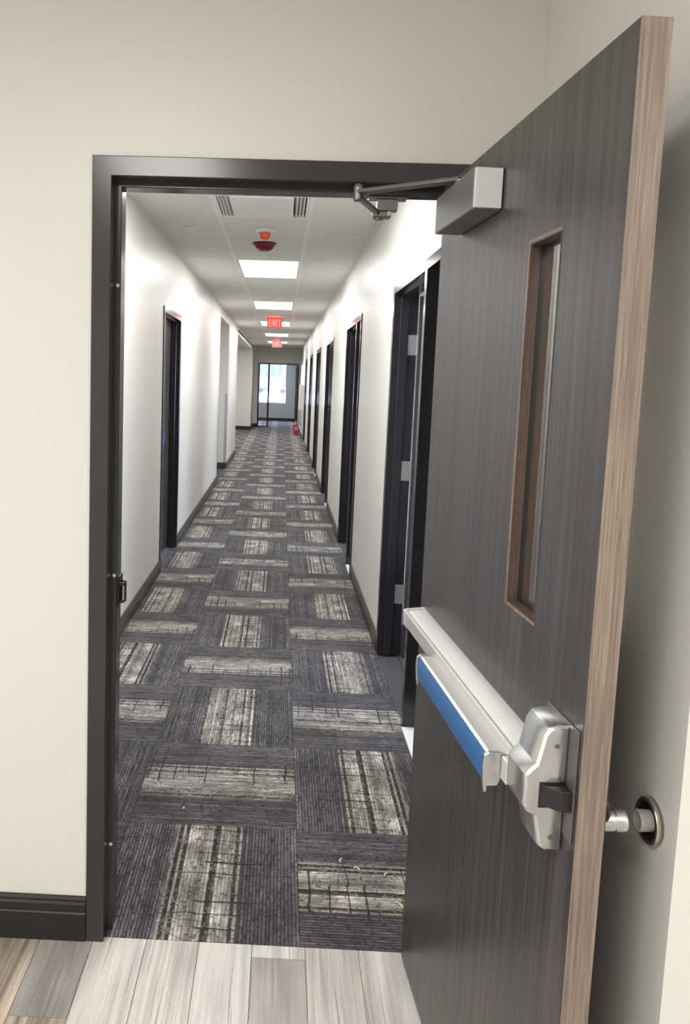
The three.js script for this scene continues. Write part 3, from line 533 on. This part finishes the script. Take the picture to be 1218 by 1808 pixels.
// outlet, cabinet, extinguisher
{
  const o = tag(thing('wall_outlet', [-.894, .42, Z_LOBBY1]), 'white outlet low on the wall of the side opening', 'outlet');
  mesh('cover_plate', [rbx(-.04, .04, -.06, .06, 0, .006, .002)], M.white, o); for (const y of [-.022, .022]) mesh('socket', [rbx(-.016, .016, y - .014, y + .014, .006, .008, .0008, 1)], M.rubber, o);
  const c = tag(thing('wall_cabinet', [XR, .78, -19.6]), 'white cabinet on the corridor wall above the fire extinguisher', 'cabinet');
  mesh('body', [rbx(-.12, 0, 0, .72, -.2, .2, .004)], M.white, c); mesh('door_panel', [rbx(-.126, -.12, .02, .70, -.18, .18, .002)], M.white, c); mesh('latch', [rbx(-.134, -.126, .33, .39, .13, .15, .002)], M.chrome, c);
  const e = tag(thing('fire_extinguisher', [.915, 0, -20.3]), 'red fire extinguisher standing on the carpet against the wall', 'fire extinguisher');
  mesh('cylinder', [lathe([[0, 0], [.062, 0], [.066, .004], [.066, .30], [.060, .325], [.04, .345], [.02, .352], [0, .352]])], M.red, e);
  mesh('paper_label', [new THREE.CylinderGeometry(.0666, .0666, .1, 16, 1, true, -.2, 1.3).translate(0, .2, 0)], M.rubber, e);
  mesh('valve', [cyl(.016, .018, .045).translate(0, .372, 0), rbx(-.022, .022, .345, .41, -.03, .03, .008)], M.steelWhite, e);
  mesh('handle', [rbx(-.01, .01, .40, .412, -.02, .085, .003), new THREE.BoxGeometry(.02, .01, .1).rotateX(-.25).translate(0, .432, .03)], M.black, e);
  mesh('hose', [new THREE.TubeGeometry(new THREE.CatmullRomCurve3([[0, .395, -.05], [-.02, .38, -.1], [-.045, .28, -.085], [-.07, .16, -.03]].map((p) => new THREE.Vector3(...p))), 20, .009, 8)], M.black, e);
}

// wood chips on the carpet by the doorway
{
  const r = rng(9), spots = [[.713, -.41, .022, 'upright', 'near the doorway, lying beyond the curled chip'], [.772, -.37, .036, 'curled', 'curled like a hook'], [.858, -.348, .02, 'short', 'beside the curled chip, towards the door'], [.888, -.203, .04, 'long', 'right beside the open door'], [.83, -.782, .02, 'round', 'on the pale carpet band beyond the others'], [-.244, -1.396, .018, 'white', 'by the opposite wall past the jamb'], [.143, -.674, .014, 'tiny', 'on the dark carpet band'], [1.055, -2.34, .026, 'white', 'at the foot of the first side door frame'], [1.06, -2.52, .02, 'small', 'against the baseboard past the first side door']];
  for (const [x, z, l, kind, where] of spots) {
    const n = kind === 'curled' ? 3.6 : kind === 'round' ? 1 : 1.6, R = l / n, pts = []; for (let k = 0; k <= 6; k++) { const a = n * (k / 6 - .5); pts.push(new THREE.Vector3(R * Math.sin(a), .003 + .003 * Math.sin(k * 1.3) ** 2, R * (1 - Math.cos(a)))); }
    const g = new THREE.TubeGeometry(new THREE.CatmullRomCurve3(pts), 12, .0032, 6).scale(1, .8, 1), c = tag(mesh('wood_chip', [g], M.chip), `${kind} pale wood chip on the carpet, ${where}`, 'wood chip', 'wood chips on the carpet');
    c.position.set(x, .0005, z); c.rotation.y = r() * 6.28;
  }
}

// ------------------------------------------------------------------ outside the end window
struct(mesh('ground_outside', [bx(-40, 60, -.5, -.2, Z_BACK - .25, -160)], M.asphalt), 'pale paving outside the end window', 'ground');
struct(mesh('ground_outside', [bx(OFFICE_X + .2, 60, -.5, -.2, 20, Z_BACK - .25)], M.asphalt), 'pale paving outside the office windows', 'ground');
{
  const b = tag(thing('building', [0, -.2, -110]), 'building with red and teal facade seen through the end window', 'building');
  mesh('facade', [bx(-14, 16, 0, 12, -8, 0)], M.facade, b); mesh('brick_front', [bx(.9, 7, 0, 12, 0, .4)], M.brick, b).userData.label = 'pinkish brick part of the facade'; mesh('canopy', [bx(-7, 3, 8.2, 9.0, 0, 1.4)], M.brick, b);
  for (let k = 0; k < 7; k++) mesh('window_panel', [bx(-6.2 + k * 1.0, -5.5 + k * 1.0, 2.2, 6.4, 0, .08)], M.teal, b);
  const f = tag(thing('railing', [0, -.2, -40]), 'thin grey railing outside the end window', 'railing');
  mesh('top_rail', [rod([-4, 1.0, 0], [4, 1.0, 0], .03)], M.rail, f); for (let k = -4; k <= 4; k++) mesh('post', [rod([k, 0, 0], [k, 1.0, 0], .03)], M.rail, f);
  for (const [x, z, s, c] of [[-3.6, -98, 1, M.teal], [1.9, -99, 1, M.facade]]) {
    const v = tag(thing('parked_car', [x, -.2, z]), c === M.teal ? 'teal parked car outside the end window' : 'pale parked car outside the end window', 'car');
    mesh('body', [rbx(-2.1, 2.1, .35, .95, -.85, .85, .18, 4)], c, v); mesh('cabin', [rbx(-1.2, 1.1, .9, 1.45, -.75, .75, .22, 4)], M.teal, v);
    for (const a of [-1.3, 1.3]) for (const d of [-.8, .8]) mesh('wheel', [cyl(.33, .33, .2, 20).rotateX(Math.PI / 2).translate(a, .33, d)], M.black, v);
  }
}
scene.traverse((o) => { if (o.isMesh) { o.castShadow = true; o.receiveShadow = true; } });
renderer.render(scene, camera);
